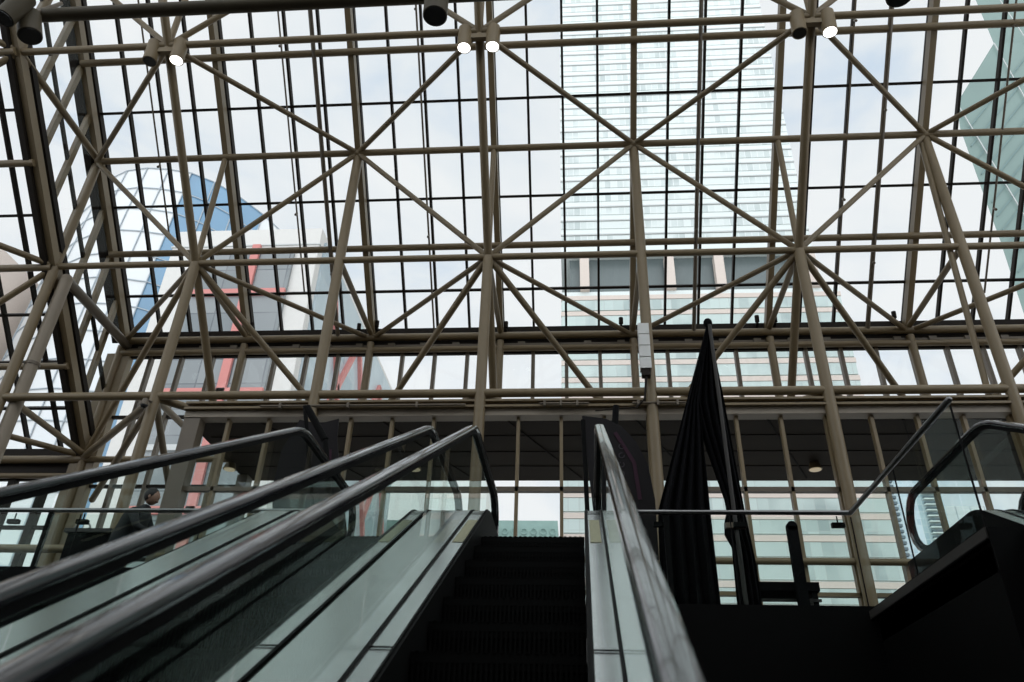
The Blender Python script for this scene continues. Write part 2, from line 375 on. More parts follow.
# upper floor slab with the stairwell opening
def slab(name, x0, x1, y0, y1): 
    m = N(); box(m, x0, x1, y0, y1, ZF-.35, ZF); return m
fl = sempty('floor')
m = N(); box(m, XL, XR, 8.78, 16.2, ZF-.35, ZF); link('floor_slab', m, 'floor', fl)
m = N(); box(m, 3.12, XR, 5.95, 8.78, ZF-.35, 1.97); link('floor_slab', m, 'floor', fl)
m = N(); box(m, 3.04, 3.12, 5.95, 8.78, 1.895, 1.975); link('floor_edge', m, 'strip', fl)
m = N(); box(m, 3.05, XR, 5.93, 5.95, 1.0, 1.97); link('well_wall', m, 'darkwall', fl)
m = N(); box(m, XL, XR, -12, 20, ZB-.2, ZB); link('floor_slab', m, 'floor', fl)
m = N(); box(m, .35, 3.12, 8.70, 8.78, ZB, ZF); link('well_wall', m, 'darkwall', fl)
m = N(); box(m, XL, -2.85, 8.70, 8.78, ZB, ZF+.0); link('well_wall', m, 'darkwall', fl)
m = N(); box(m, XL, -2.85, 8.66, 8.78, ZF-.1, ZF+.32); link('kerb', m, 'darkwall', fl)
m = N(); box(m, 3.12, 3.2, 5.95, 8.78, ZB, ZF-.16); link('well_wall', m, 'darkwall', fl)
wb = N(); box(wb, XL, XR, yr-12.2, yr-12, ZB, zr-5); struct(link('wall_back', wb, 'wall'))
for nm, x in (('wall_left', XL), ('wall_right', XR)):
    m = N(); box(m, x-.1, x+.1, yr-12, 16.2 if nm == 'wall_right' else 13, ZB, 7.0); struct(link(nm, m, 'wall'))
m = N(); box(m, -400, 400, 16.2, 400, -4.5, -4.0); struct(link('ground', m, 'ground'))
# ------------------------------------------------------------------ escalators
SL = math.tan(math.radians(29.56)); EY = math.radians(.6)
def profile(dz, ztop, zbot, R, vend, vstart, seg=7):
    """path (v,z): horizontal, arc, slope z=dz+SL*v, arc, horizontal"""
    a = math.atan(SL); t = R*math.tan(a/2); pts = []
    vk = (zbot-dz)/SL; vu = (ztop-dz)/SL
    pts.append((vstart, zbot))
    cv, cz = vk-t, zbot+R
    for i in range(seg+1): th = a*i/seg; pts.append((cv+R*math.sin(th), cz-R*math.cos(th)))
    cv, cz = vu+t, ztop-R
    for i in range(seg+1): th = a*(1-i/seg); pts.append((cv-R*math.sin(th), cz+R*math.cos(th)))
    pts.append((vend, ztop))
    return [Vector((0, v, z)) for v, z in pts]
def escalator(label, uc, outL, outR, gl=.56, dz=0):
    base = Vector((uc*math.cos(EY), -uc*math.sin(EY)*0, 0))
    k = thing('escalator', label, 'escalator', (uc*math.cos(EY), -uc*math.sin(EY), ZB), 'parallel escalators up to the glazed hall', -EY)
    def up(pts, dx=0): return [Vector((p.x+dx, p.y, p.z-ZB)) for p in pts]
    D0 = -1.51+dz
    NP = profile(D0, ZF, ZB, 1.5, 8.3, -7.2, 10)
    # arc-length walk of the nosing path for the steps
    def zn(v):
        for a, b in zip(NP, NP[1:]):
            if a.y <= v <= b.y: return a.z+(b.z-a.z)*(v-a.y)/(b.y-a.y)
        return NP[-1].z
    v = 5.705+.383*2+.05; steps = []
    while v > -4.6: steps.append(v); v -= .383
    for v in steps:
        z1 = zn(v); z0 = zn(v-.383)
        m = N(); box(m, -.412, .412, v-.0, v+.36, z1-.05-ZB, z1-.004-ZB)
        # grooved tread edge
        for j in range(20): x = -.39+j*.04; box(m, x, x+.02, v-.004, v+.36, z1-.006-ZB, z1-ZB)
        # slightly curved riser
        n = 5
        for q in range(n):
            za = z0+(z1-.05-z0)*q/n; zb_ = z0+(z1-.05-z0)*(q+1)/n; d0 = .012*math.sin(math.pi*(q+.5)/n)
            box(m, -.412, .412, v+.0+d0, v+.03+d0, za-ZB, zb_-ZB+.002)
        for j in range(33): x = -.40+j*.0245; box(m, x, x+.012, v-.003, v+.01, z0+.01-ZB, z1-.05-ZB)
        link('step', m, 'step', k)
    m = N(); box(m, -.412, .412, 6.9, 8.78, ZF-.04-ZB, ZF-ZB+.004); link('comb_plate', m, 'deck', k)
    DP = profile(-1.41+dz, 2.345, ZB+.32, .6, 8.25, -6.8, 8)
    HP = profile(-.585+dz, 3.03, ZB+1.0, .75, 8.0, -6.5, 8)
    inner = None
    for s, out, gg in ((-1, outL, gl), (1, outR, .56)):
        # skirt between steps and deck
        m = N(); vs = []
        for p in DP: vs.append((m.verts.new((s*.415, p.y, p.z-ZB)), m.verts.new((s*.415, p.y, max(p.z-.75-ZB, -.2)))))
        vo = []
        for p in DP: vo.append((m.verts.new((s*.43, p.y, p.z-ZB)), m.verts.new((s*.43, p.y, max(p.z-.75-ZB, -.2)))))
        for A in (vs, vo):
            for a, b in zip(A, A[1:]): m.faces.new((a[0], a[1], b[1], b[0]))
        for a, b, c_, d in zip(vs, vs[1:], vo[1:], vo): m.faces.new((a[0], b[0], c_[0], d[0]))
        m.faces.new((vs[-1][0], vs[-1][1], vo[-1][1], vo[-1][0]))
        link('skirt_panel', m, 'skirt', k)
        # inner deck, outer deck
        for nm, xa, xb, up_ in (('inner_deck', .43, gg-.009, 0), ('outer_deck', gg+.009, out, .004)):
            m = N(); x0, x1 = sorted((s*xa, s*xb)); sweep(m, up(DP), [(x0, -.05+up_), (x1, -.05+up_), (x1, up_), (x0, up_)]); dk = link(nm, m, 'deck', k); inner = dk if nm == 'inner_deck' else inner
        m = N(); x0, x1 = sorted((s*.43, s*.442)); sweep(m, up(DP), [(x0, 0), (x1, 0), (x1, .012), (x0, .012)]); link('deck_trim', m, 'skirt', k)
        m = N(); x0, x1 = sorted((s*(gg-.009), s*(gg+.009))); sweep(m, up(DP), [(x0, -.06), (x1, -.06), (x1, .010), (x0, .010)]); link('glass_channel', m, 'skirt', k)
        for vj in (.8, 3.6, 6.4):    # deck joints
            p = Vector((0, vj, -1.41+dz+SL*vj-ZB+.004))
            if p.z > 2.3-ZB: continue
            m = N(); x0, x1 = sorted((s*.43, s*.55)); sweep(m, [p, p+Vector((0, .006, .006*SL))], [(x0, 0), (x1, 0), (x1, .006), (x0, .006)]); link('deck_joint', m, 'skirt', inner)
        # truss cladding
        m = N(); x = s*(out+.006); vs = []
        for p in DP: vs.append([m.verts.new((x, p.y, p.z-ZB+.008)), m.verts.new((x, p.y, p.z-1.25-ZB)), m.verts.new((x-s*.03, p.y, p.z-1.25-ZB)), m.verts.new((x-s*.005, p.y, p.z+.008-ZB))])
        for a, b in zip(vs, vs[1:]):
            for i in range(4): m.faces.new((a[i], b[i], b[(i+1) % 4], a[(i+1) % 4]))
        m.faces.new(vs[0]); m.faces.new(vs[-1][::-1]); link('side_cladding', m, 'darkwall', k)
        # glass panels (between deck and handrail)
        xg = s*gg
        m = None; vcuts = [-6.3+i*1.22 for i in range(12)]+[8.05]
        def zd(P, v):
            for a, b in zip(P, P[1:]):
                if a.y <= v <= b.y: return a.z+(b.z-a.z)*(v-a.y)/max(1e-6, b.y-a.y)
            return P[-1].z
        for a, b in zip(vcuts, vcuts[1:]):
            m = N(); n = 6; top = []; bot = []
            for i in range(n+1):
                v = a+.004+(b-a-.008)*i/n
                # panel joints lean with the balustrade
                vb = v; vt = v
                bot.append(m.verts.new((xg, vb, zd(DP, vb)-ZB))); top.append(m.verts.new((xg, vt, zd(HP, vt)-ZB-.03)))
            for i in range(n): m.faces.new((bot[i], bot[i+1], top[i+1], top[i]))
            link('glass_panel', m, 'balu', k)
        # handrail loop with round newels
        loop = list(HP)
        e = HP[-1]; Rn = .31
        for i in range(1, 11):
            th = math.pi*i/10*.97; loop.append(Vector((0, e.y+Rn*math.sin(th), e.z-Rn+Rn*math.cos(th))))
        f0 = HP[0]; pre = []
        for i in range(1, 11):
            th = math.pi*i/10*.97; pre.append(Vector((0, f0.y-Rn*math.sin(th), f0.z-Rn+Rn*math.cos(th))))
        loop = pre[::-1]+loop
        w = .041
        prof = [(-w*.7, -.022), (-w, -.012), (-w, .004), (-w*.8, .016), (-w*.3, .021), (w*.3, .021), (w*.8, .016), (w, .004), (w, -.012), (w*.7, -.022)]
        m = N(); sweep(m, up(loop, xg), prof); hr = link('handrail', m, 'black', k, True)
        m = N(); sweep(m, up(loop, xg), [(-.02, -.052), (.02, -.052), (.02, -.023), (-.02, -.023)]); link('handrail_guide', m, 'skirt', hr)
        # yellow safety sticker near the top of the inner deck
        vq = 5.45
        m = N(); x0, x1 = sorted((s*.452, s*.53)); p0 = Vector((0, vq, -1.41+dz+SL*vq-ZB)); p1 = p0+Vector((0, .7, .7*SL))
        sweep(m, [p0, p1], [(x0, .002), (x1, .002), (x1, .004), (x0, .004)]); link('sticker', m, 'yellow', inner)
    m = N(); vs = []
    for p in DP: vs.append([m.verts.new((-outL, p.y, p.z-1.25-ZB)), m.verts.new((outR, p.y, p.z-1.25-ZB)), m.verts.new((outR, p.y, p.z-1.29-ZB)), m.verts.new((-outL, p.y, p.z-1.29-ZB))])
    for a, b in zip(vs, vs[1:]):
        for i in range(4): m.faces.new((a[i], b[i], b[(i+1) % 4], a[(i+1) % 4]))
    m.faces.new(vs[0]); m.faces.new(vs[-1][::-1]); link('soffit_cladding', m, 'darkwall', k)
    return k
escalator('middle escalator with black steps climbing straight ahead between glass balustrades', -.41, .93, .665)
escalator('left escalator whose farther handrail peaks in front of the dark screen', -1.93, .92, .56, .64)
escalator('right escalator on the raised floor, seen past the glass corner guard', 3.97, .70, .70)
# ------------------------------------------------------------------ glass guard rails
def guard(label, pts, brackets, posts, name='glass_guard_rail'):
    k = thing(name, label, 'railing', (pts[0][0], pts[0][1], ZF))
    P = [Vector((x, y, 3.055)) for x, y in pts]
    for a, b in zip(P, P[1:]):
        m = N(); a2, b2 = rel(k, a, b); tube(m, a2, b2, .028, 12); sphere(m, b2, .028, 8); link('handrail', m, 'railmetal', k, True)
        L = (b-a).length; n = max(1, round(L/1.5))
        for i in range(n):
            p, q = a.lerp(b, i/n), a.lerp(b, (i+1)/n); d = (q-p).normalized()*.008
            m = N(); p2, q2 = rel(k, p+d, q-d)
            off = Vector((0, 0, -.05)); lo = Vector((0, 0, -1.16))
            m.faces.new([m.verts.new(v) for v in (p2+lo, q2+lo, q2+off, p2+off)]); link('glass_panel', m, 'guard', k)
            m = N(); bar(m, q2+lo, q2+off, .012, .012); link('panel_edge', m, 'skirt', k)
        m = N(); a3, b3 = rel(k, a+Vector((0, 0, -1.12)), b+Vector((0, 0, -1.12))); bar(m, a3, b3, .05, .1); link('base_shoe', m, 'darkwall', k)
    for x, y in brackets:
        m = N(); q, = rel(k, (x, y, 3.055)); tube(m, q+Vector((0, 0, -.02)), q+Vector((0, 0, -.11)), .008, 8); box(m, q.x-.07, q.x+.07, q.y-.03, q.y+.03, q.z-.15, q.z-.10); link('bracket', m, 'skirt', k)
    for x, y in posts:
        m = N(); q, = rel(k, (x, y, ZF)); box(m, q.x-.028, q.x+.028, q.y-.02, q.y+.02, 0, 1.0); link('post', m, 'skirt', k)
    return k
guard('glass guard rail running right of the middle escalator and turning the corner towards the camera', [(.42, 8.74), (3.07, 8.74), (3.07, 5.98)], [(.95, 8.8), (1.85, 8.8), (2.93, 8.8)], [(1.02, 8.76)])
guard('glass guard rail along the floor edge left of the escalators, in front of the person', [(XL, 8.74), (-2.9, 8.74)], [(-6.83, 8.8), (-5.95, 8.8), (-4.6, 8.8)], [(-6.35, 8.76)])
# ------------------------------------------------------------------ corner drain pipe
pp = thing('drain_pipe', 'thick grey drain pipe bending from the roof corner down along the leftmost column', 'pipe', (-10.5, 12.2, ZF))
a, b, c_ = rel(pp, atX(133, 352, -10.58), (-10.45, 12.42, 9.28), (-10.45, 12.25, ZF))
c_ = Vector((b.x, b.y-.02, 0))
m = N(); tube(m, a, b, .105, 16); link('sloping_pipe', m, 'taupe_dark', pp, True)
m = N(); tube(m, b, c_, .12, 16); sphere(m, b, .125, 14); link('downpipe', m, 'railmetal' if 0 else 'fascia', pp, True)
for z in (2.5, 5.2):
    m = N(); tube(m, (b.x, b.y, z), (b.x, b.y, z+.06), .14, 16); link('clamp', m, 'taupe_dark', pp, True)
# ------------------------------------------------------------------ spotlights on the frame nodes
def twin_spot(I, label, lit, tilt=0.0, sc=1.0, sp=.262):
    k = thing('twin_spotlight', label, 'spotlight', I, 'pairs of cylinder spotlights on the roof frame')
    m = N(); box(m, -sp*sc*.8, sp*sc*.8, -.05, .05, -.10, .02); link('bracket', m, 'taupe', k); m = N(); tube(m, (0, 0, -.05), (0, 0, .12), .05, 10); link('stem', m, 'taupe', k, True)
    for s, on in zip((-1, 1), lit):
        d = Vector((tilt*.3, .02, -1)).normalized(); c = Vector((s*sp*sc, 0, -.06))
        m = N(); a, b = c-d*.25, c+d*.25; tube(m, a, b, .13, 20); hs = link('lamp_housing', m, 'taupe', k, True)
        m = N(); tube(m, b-d*.01, b+d*.006, .115, 20); link('lens', m, 'lamp_on' if on else 'lamp_off', hs, True)
        m = N(); tube(m, b-d*.03, b+d*.004, .134, 20); link('trim_ring', m, 'taupe', hs, True)
    return k
twin_spot(INN(.5, 3)+Vector((0, 0, -.12)), 'pair of cylinder spotlights at the upper left frame node, only the right one lit', (0, 1), .12)
twin_spot(INN(1.5, 3)+Vector((0, 0, -.12)), 'pair of cylinder spotlights at the upper middle frame node, both lit', (1, 1))
twin_spot(INN(2.5, 3)+Vector((0, 0, -.12)), 'pair of cylinder spotlights at the upper right frame node, only the right one lit', (0, 1), -.12)
# near horizontal pipe with big unlit canisters
hp = thing('hanging_pipe', 'thick horizontal pipe crossing the top left of the view close to the camera', 'pipe', (-7.95, 6.45, 9.44))
m = N(); tube(m, (0, 0, 0), (20, 0, 0), .095, 16); link('pipe', m, 'pipe_dark', hp, True)
for x in (2.3, 8, 14): m = N(); tube(m, (x, 0, 0), (x, -.3, 9), .04, 8); link('hanger_rod', m, 'taupe', hp, True)
def can(p, lb, d, r=.2, L=.55):
    k = thing('canister_light', lb, 'spotlight', p, 'large unlit canister lights near the camera'); d = Vector(d).normalized()
    m = N(); tube(m, -d*L, (0, 0, 0), r, 24); hs = link('lamp_housing', m, 'pipe_dark', k, True)
    m = N(); tube(m, (0, 0, 0), d*.02, r*.9, 24); link('lens', m, 'lamp_off', hs, True)
    m = N(); tube(m, -d*L, -d*L*1.0+Vector((0, .35, .75)), .03, 10); link('arm', m, 'taupe_dark', k, True)
can(atY(435, 16, 6.2), 'large dark canister light hanging at the top edge, left of centre', (.02, .0, -1), .155)
can(atY(900, -4, 6.2), 'large dark canister light barely showing at the top edge on the right', (.0, 0, -1), .16)
can(atY(30, 36, 6.3), 'large dark canister light in the top left corner beneath the pipe end', (.35, .1, -1), .15, .42)
can(atY(4, 18, 6.0), 'pale canister light cut off by the top left corner', (-.2, -.1, -1), .13, .5)
# small floodlights along the eave
names = ['beside the left rafter', 'left of the rafter over the left screen', 'right of the rafter over the left screen', 'in the middle of the eave, right of the tall column', 'left of the loudspeaker column', 'just left of the rafter above the loudspeaker',
         'left of the rafter right of the drape', 'right of the rafter right of the drape', 'on the far right stretch of the eave']
for (x, y), nn in zip(((252, 327), (359, 328), (377, 325), (506, 326), (621, 322), (632, 322), (757, 320), (775, 320), (894, 316)), names):
    p = atY(x, y, YE-.15); p.z -= .05
    k = thing('eave_floodlight', 'tiny floodlight on the eave '+nn, 'floodlight', p, 'tiny floodlights along the eave')
    m = N(); tube(m, (0, 0, .0), (0, -.02, .15), .05, 10); link('lamp_housing', m, 'bronze', k, True)
    m = N(); box(m, -.02, .02, -.02, .14, -.06, .02); link('bracket', m, 'bronze', k)
# thin pipes that run up the slope under the glass
def slope_pipe(x, y, r_a, r_b, rad, lb, nodes):
    d = ray(x, y); # meet the outer plane shifted inwards
    o = OUT(0, 0)-NRM*.16; t = o.dot(NRM)/d.dot(NRM); p = d*t; c = (p.x-X0)/B
    a = OUT(c, r_a)-NRM*.16; b = OUT(c, r_b)-NRM*.16
    k = thing('sprinkler_pipe', lb, 'pipe', a, 'thin pipes running up the glass roof')
    m = N(); tube(m, (0, 0, 0), b-a, rad, 8); link('pipe', m, 'taupe_dark', k, True)
    for i in range(nodes):
        q = (b-a)*((i+.5)/nodes); m = N(); tube(m, q, q+Vector((0, -.06, -.09)), .028, 8); link('sprinkler_head', m, 'taupe_dark', k, True)
slope_pipe(158, 150, 1.15, RT, .02, 'thin sprinkler pipe beneath the glass, first from the left', 5)
slope_pipe(291, 150, .55, RT, .02, 'thin sprinkler pipe beneath the glass left of the upper left node', 5)
slope_pipe(322, 150, 0, RT, .05, 'stouter pipe beneath the glass beside the upper left node', 6)
slope_pipe(424, 150, 0, RT, .022, 'thin pipe hugging a glazing bar left of the middle column', 4)
slope_pipe(846, 150, .55, RT, .02, 'thin sprinkler pipe beneath the glass right of the white tower', 5)
slope_pipe(881, 150, 0, RT, .05, 'stouter pipe beneath the glass left of the upper right node', 6)
slope_pipe(1000, 150, .4, RT, .022, 'thin sprinkler pipe in front of the green glass building', 5)
slope_pipe(698, 150, 0, RT, .045, 'stouter pipe beneath the glass in front of the white tower', 4)
# ------------------------------------------------------------------ loudspeaker stack, dome camera
p = atY(643, 330, YC-.2)
k = thing('loudspeaker', 'stack of four small white loudspeaker boxes strapped to a steel column', 'loudspeaker', (p.x, YC-.22, 6.72))
for i in range(4):
    m = N(); z = .05+i*.235; box(m, -.095, .095, -.09, .09, z, z+.215); link('speaker_box', m, 'white', k)
m = N(); box(m, -.075, .075, -.07, .07, -.08, .05); link('connector', m, 'bronze', k)
cb = tag(link('cable', (lambda m: (tube(m, (0, 0, 0), (-.05, .03, -.45), .02, 8), tube(m, (-.05, .03, -.45), (-.2, .05, -.6), .018, 8), tube(m, (-.2, .05, -.6), (-.9, .05, -.66), .012, 8), m)[-1])(N()), 'bronze', None, True), 'black cable dangling below the white loudspeaker stack', 'cable')
cb.location = (p.x, YC-.25, 6.66)
p = atY(144, 405, YC-.2)
k = thing('dome_camera', 'small dark dome camera on the column left of the glazed screen', 'security camera', p)
m = N(); tube(m, (0, 0, 0), (0, 0, .12), .07, 14, r2=.05); link('housing', m, 'taupe_dark', k, True)
m = N(); sphere(m, (0, 0, 0), .062, 12); link('dome', m, 'lamp_off', k, True)
m = N(); tube(m, (0, 0, .1), (.1, .2, .14), .025, 8); link('arm', m, 'taupe_dark', k, True)
# pendant downlights beneath the soffit
for (x, lb) in ((230, 'warm round downlight under the soffit at the left end of the screen'), (415, 'warm round downlight seen between the two left handrails'), (815, 'warm round downlight under the soffit right of the black drape')):
    d = ray(x, 467); q = d*(5.95/d.z)
    k = thing('downlight', lb, 'ceiling light', q, 'downlights beneath the dark soffit')
    m = N(); tube(m, (0, 0, -.05), (0, 0, .08), .13, 20, r2=.09); link('housing', m, 'taupe', k, True)
    m = N(); tube(m, (0, 0, -.06), (0, 0, -.05), .11, 20); link('lens', m, 'lamp_dim', k, True)
# ------------------------------------------------------------------ black drape on its pole
dr = thing('pipe_and_drape', 'tall black drape hung from a pole and gathered to a peak behind the glass guard', 'drape', (1.86, 9.1, ZF))
def drape(edgesL, edgesR, seed, y0=0):
    """cloth between a left and right outline (x by height), with folds"""
    m = N(); n = 28; rows = []
    H = 26; rnd = random.Random(seed)
    def ev(E, z):
        for (x0, z0), (x1, z1) in zip(E, E[1:]):
            if z1 <= z <= z0: return x0+(x1-x0)*(z0-z)/(z0-z1)
        return E[-1][0]
    zt = edgesL[0][1]; zb = max(edgesL[-1][1], edgesR[-1][1])
    for j in range(H+1):
        z = zt+(zb-zt)*j/H; a, b = ev(edgesL, z), ev(edgesR, z); row = []
        for i in range(n+1):
            t = i/n; amp = .015+.05*min(1, abs(b-a)/.5)
            row.append(m.verts.new((a+(b-a)*t-1.86, y0+amp*math.sin(t*math.pi*9+.3*math.sin(z*2+seed)), z-ZF)))
        rows.append(row)
    for r1_, r2_ in zip(rows, rows[1:]):
        for i in range(n): m.faces.new((r1_[i], r1_[i+1], r2_[i+1], r2_[i]))
    return m
o = link('curtain_panel', drape([(1.80, 5.80), (1.44, 4.67), (.977, 3.2), (.93, 2.06)], [(1.84, 5.80), (1.60, 4.67), (1.587, 3.2), (1.60, 2.06)], 1), 'cloth', dr, True)
o.modifiers.new('thick', 'SOLIDIFY').thickness = .006
o = link('curtain_panel', drape([(1.80, 5.80), (1.52, 4.67), (1.56, 4.3), (1.80, 3.25), (1.74, 3.05), (1.73, 2.85), (1.80, 2.84), (1.78, 2.06)], [(1.85, 5.80), (1.93, 4.67), (2.0, 3.2), (2.05, 2.6), (2.06, 2.06)], 2, .05), 'cloth', dr, True)
o.modifiers.new('thick', 'SOLIDIFY').thickness = .006
m = N(); tube(m, (0, -.07, 0), (-.03, -.07, 3.74), .025, 12); link('pole', m, 'strip', dr, True)
m = N(); sphere(m, (-.04, -.02, 3.80), .06, 12, (1, 1, 1.2)); link('finial', m, 'cloth', dr, True)
m = N(); box(m, -.13, .1, -.12, -.06, .93, .99); link('tie_back', m, 'taupe_dark', dr)
m = N(); box(m, -.25, .2, -.25, .15, 0, .02); link('base_plate', m, 'skirt', dr)
# black stand right of the drape
st = thing('post_stand', 'narrow black stand with a rounded top behind the guard, right of the drape', 'stand', (2.55, 9.25, ZF))
m = N(); box(m, -.07, .05, -.04, .04, .05, 1.03); tube(m, (-.01, -.04, 1.03), (-.01, .04, 1.03), .06, 16); link('body', m, 'cloth', st)
m = N(); tube(m, (0, 0, 0), (0, 0, .05), .16, 20); link('base', m, 'skirt', st, True)
bn = thing('bench', 'low dark bench on the floor between the drape and the corner guard', 'bench', (2.34, 9.5, ZF))
m = N(); box(m, -.35, .42, -.2, .2, .30, .40); link('seat', m, 'cloth', bn)
for x in (-.3, .36): m = N(); box(m, x-.03, x+.03, -.18, .18, 0, .3); link('leg', m, 'skirt', bn)
m = N(); box(m, -.35, .42, -.2, -.17, .18, .21); link('rail', m, 'strip', bn)
# ------------------------------------------------------------------ feather flags
def flag(label, base, pole_top, pts, y, glyphs, lean=0):
    k = thing('feather_flag', label, 'banner', (base[0], y, ZF))
    bx = base[0]
    m = N(); V = [m.verts.new((x-bx, -.012, z-ZF)) for x, z in pts]; W = [m.verts.new((x-bx, .012, z-ZF)) for x, z in pts]
    m.faces.new(V); m.faces.new(W[::-1])
    n = len(V)
    for i in range(n): m.faces.new((V[i], W[i], W[(i+1) % n], V[(i+1) % n]))
    link('banner_cloth', m, 'plum', k)
    m = N(); tube(m, (0, 0, 0), (pole_top[0]-bx, .0, pole_top[1]-ZF), .03, 10); link('pole', m, 'darkwall', k, True)
    m = N(); bar(m, (-.4, 0, .03), (.4, 0, .03), .05, .05); bar(m, (0, -.4, .03), (0, .4, .03), .05, .05); link('foot', m, 'darkwall', k)
    for a, b, w in glyphs['bands']:
        m = N(); bar(m, (a[0]-bx, -.02, a[1]-ZF), (b[0]-bx, -.02, b[1]-ZF), w, .004, Vector((0, 1, 0))); link('stripe', m, 'magenta', k)
    for (x, z, a) in glyphs['marks']:
        m = N(); q = Vector((x-bx, -.02, z-ZF))
        for i in range(10):   # small ring-shaped letter with a stem
            t0, t1 = math.radians(30+a+30*i), math.radians(30+a+30*(i+1)); rr = .035
            bar(m, q+Vector((rr*math.cos(t0), 0, rr*math.sin(t0))), q+Vector((rr*math.cos(t1), 0, rr*math.sin(t1))), .012, .004, Vector((0, 1, 0)))
        link('lettering', m, 'glyph', k)
    return k
Fp = lambda x, y: (lambda q: (q.x, q.z))(atY(x, y, 9.6))
flag('black and plum feather flag with pale lettering behind the right handrail of the middle escalator', Fp(592, 600), Fp(583, 420),
     [Fp(*q) for q in ((582, 416), (606, 419), (622, 427), (636, 442), (648, 465), (655, 500), (659, 560), (598, 560), (592, 500), (586, 450))], 9.6,
     {'bands': [(Fp(615, 433), Fp(634, 463), .05), (Fp(634, 463), Fp(640, 500), .05)], 'marks': [(*Fp(621.5, 447+i*9), 40*i) for i in range(6)]})
k = thing('banner_pole', 'thick black leaning pole standing just behind the plum feather flag', 'pole', (*atY(603, 600, 9.9)[:2], ZF))
a, = rel(k, atY(616, 406, 9.9)); m = N(); tube(m, (0, 0, 0), a, .045, 12); link('shaft', m, 'darkwall', k, True); m = N(); tube(m, (0, 0, 0), (0, 0, .03), .2, 16); link('base', m, 'darkwall', k, True)
flag('black feather flag with a leaning pole behind the peak of the left escalator handrail', Fp(330, 560), Fp(305, 406),
     [Fp(*q) for q in ((320, 424), (339, 419), (337, 440), (350, 560), (275, 560), (272, 490), (282, 450), (300, 420))], 9.6,
     {'bands': [(Fp(331, 450), Fp(330, 480), .03)], 'marks': []})
k = thing('banner_pole', 'short black leaning pole above the peak of the left escalator handrail', 'pole', (*atY(345, 560, 9.3)[:2], ZF))
a, b = rel(k, atY(307, 407, 9.3), atY(325, 440, 9.3)); m = N(); tube(m, a, b, .05, 12); tube(m, b, (0, 0, 0), .04, 12); link('shaft', m, 'darkwall', k, True)
# ------------------------------------------------------------------ counter beside the person
ct = thing('counter', 'low dark counter behind the left guard rail next to the person', 'counter', (-6.45, 10.1, ZF))
m = N(); box(m, -.36, .22, -.25, .3, 0, 1.10); link('body', m, 'darkwall', ct)
m = N(); box(m, -.40, .26, -.3, .34, 1.10, 1.15); link('counter_top', m, 'strip', ct)
wh = thing('valve_wheel', 'grey spoked wheel standing behind the dark counter', 'wheel', (atY(82, 527, 10.6)[0], 10.6, ZF))
q, = rel(wh, atY(82, 530, 10.6)); m = N(); R_ = .12
for i in range(20):
    t0, t1 = 2*math.pi*i/20, 2*math.pi*(i+1)/20
    tube(m, q+Vector((R_*math.cos(t0), 0, R_*math.sin(t0))), q+Vector((R_*math.cos(t1), 0, R_*math.sin(t1))), .014, 8)
link('rim', m, 'railmetal', wh, True)
for i in range(5):
    t0 = 2*math.pi*i/5+.3; m = N(); tube(m, q, q+Vector((R_*math.cos(t0), 0, R_*math.sin(t0))), .008, 6); link('spoke', m, 'railmetal', wh, True)
m = N(); tube(m, q, (q.x, 0, 0), .02, 8); link('stand', m, 'darkwall', wh, True)
# ------------------------------------------------------------------ person
def skin_obj(name, verts, edges, radii, mt, parent, root=0, lv=1):
    me = bpy.data.meshes.new(name); me.from_pydata(verts, edges, []); me.materials.append(M[mt])
    o = bpy.data.objects.new(name, me); COL.objects.link(o); o.parent = parent
    md = o.modifiers.new('skin', 'SKIN'); md.use_smooth_shade = True
    for i, r in enumerate(radii):
        rr = r if isinstance(r, tuple) else (r, r)
        me.skin_vertices[0].data[i].radius = rr; me.skin_vertices[0].data[i].use_root = (i == root)
    s = o.modifiers.new('sub', 'SUBSURF'); s.levels = lv; s.render_levels = 2
    return o
pe = thing('person', 'person in a dark jacket with short dark hair leaning forward behind the left guard rail', 'person', (-5.98, 9.75, ZF))
V = [(0, 0, .88), (.03, 0, 1.02), (.10, 0, 1.17), (.17, 0, 1.31), (.22, 0, 1.40), (.245, 0, 1.46),
     (.17, -.19, 1.30), (.30, -.24, 1.08), (.50, -.17, 1.02),
     (.17, .19, 1.30), (.30, .24, 1.08), (.50, .17, 1.02),
     (0, -.10, .84), (.02, -.11, .47), (-.02, -.11, .09), (.12, -.12, .03),
     (0, .10, .84), (.02, .11, .47), (-.02, .11, .09), (.12, .12, .03)]
E_ = [(0, 1), (1, 2), (2, 3), (3, 4), (4, 5), (3, 6), (6, 7), (7, 8), (3, 9), (9, 10), (10, 11), (0, 12), (12, 13), (13, 14), (14, 15), (0, 16), (16, 17), (17, 18), (18, 19)]
Rr = [(.15, .16), (.17, .17), (.19, .19), (.16, .19), .075, .055, .07, .052, .035, .07, .052, .035, .09, .06, .042, .035, .09, .06, .042, .035]
skin_obj('body', V, E_, Rr, 'jacket', pe)
hd = Vector((.27, 0, 1.565))
m = N(); sphere(m, hd, .1, 20, (.95, .76, 1.12)); 
sphere(m, hd+Vector((.09, 0, -.01)), .018, 8, (1, .7, 1.3)); sphere(m, hd+Vector((.075, 0, -.065)), .03, 10, (.7, 1, .45))
for s in (-1, 1): sphere(m, hd+Vector((-.005, s*.078, -.01)), .024, 8, (.8, .35, 1.2)); sphere(m, hd+Vector((.083, s*.03, .012)), .011, 8)
link('head', m, 'skin', pe, True)
m = N(); sphere(m, hd+Vector((-.018, 0, .022)), .105, 20, (.95, .82, 1.05)); link('hair', m, 'hair', pe, True)
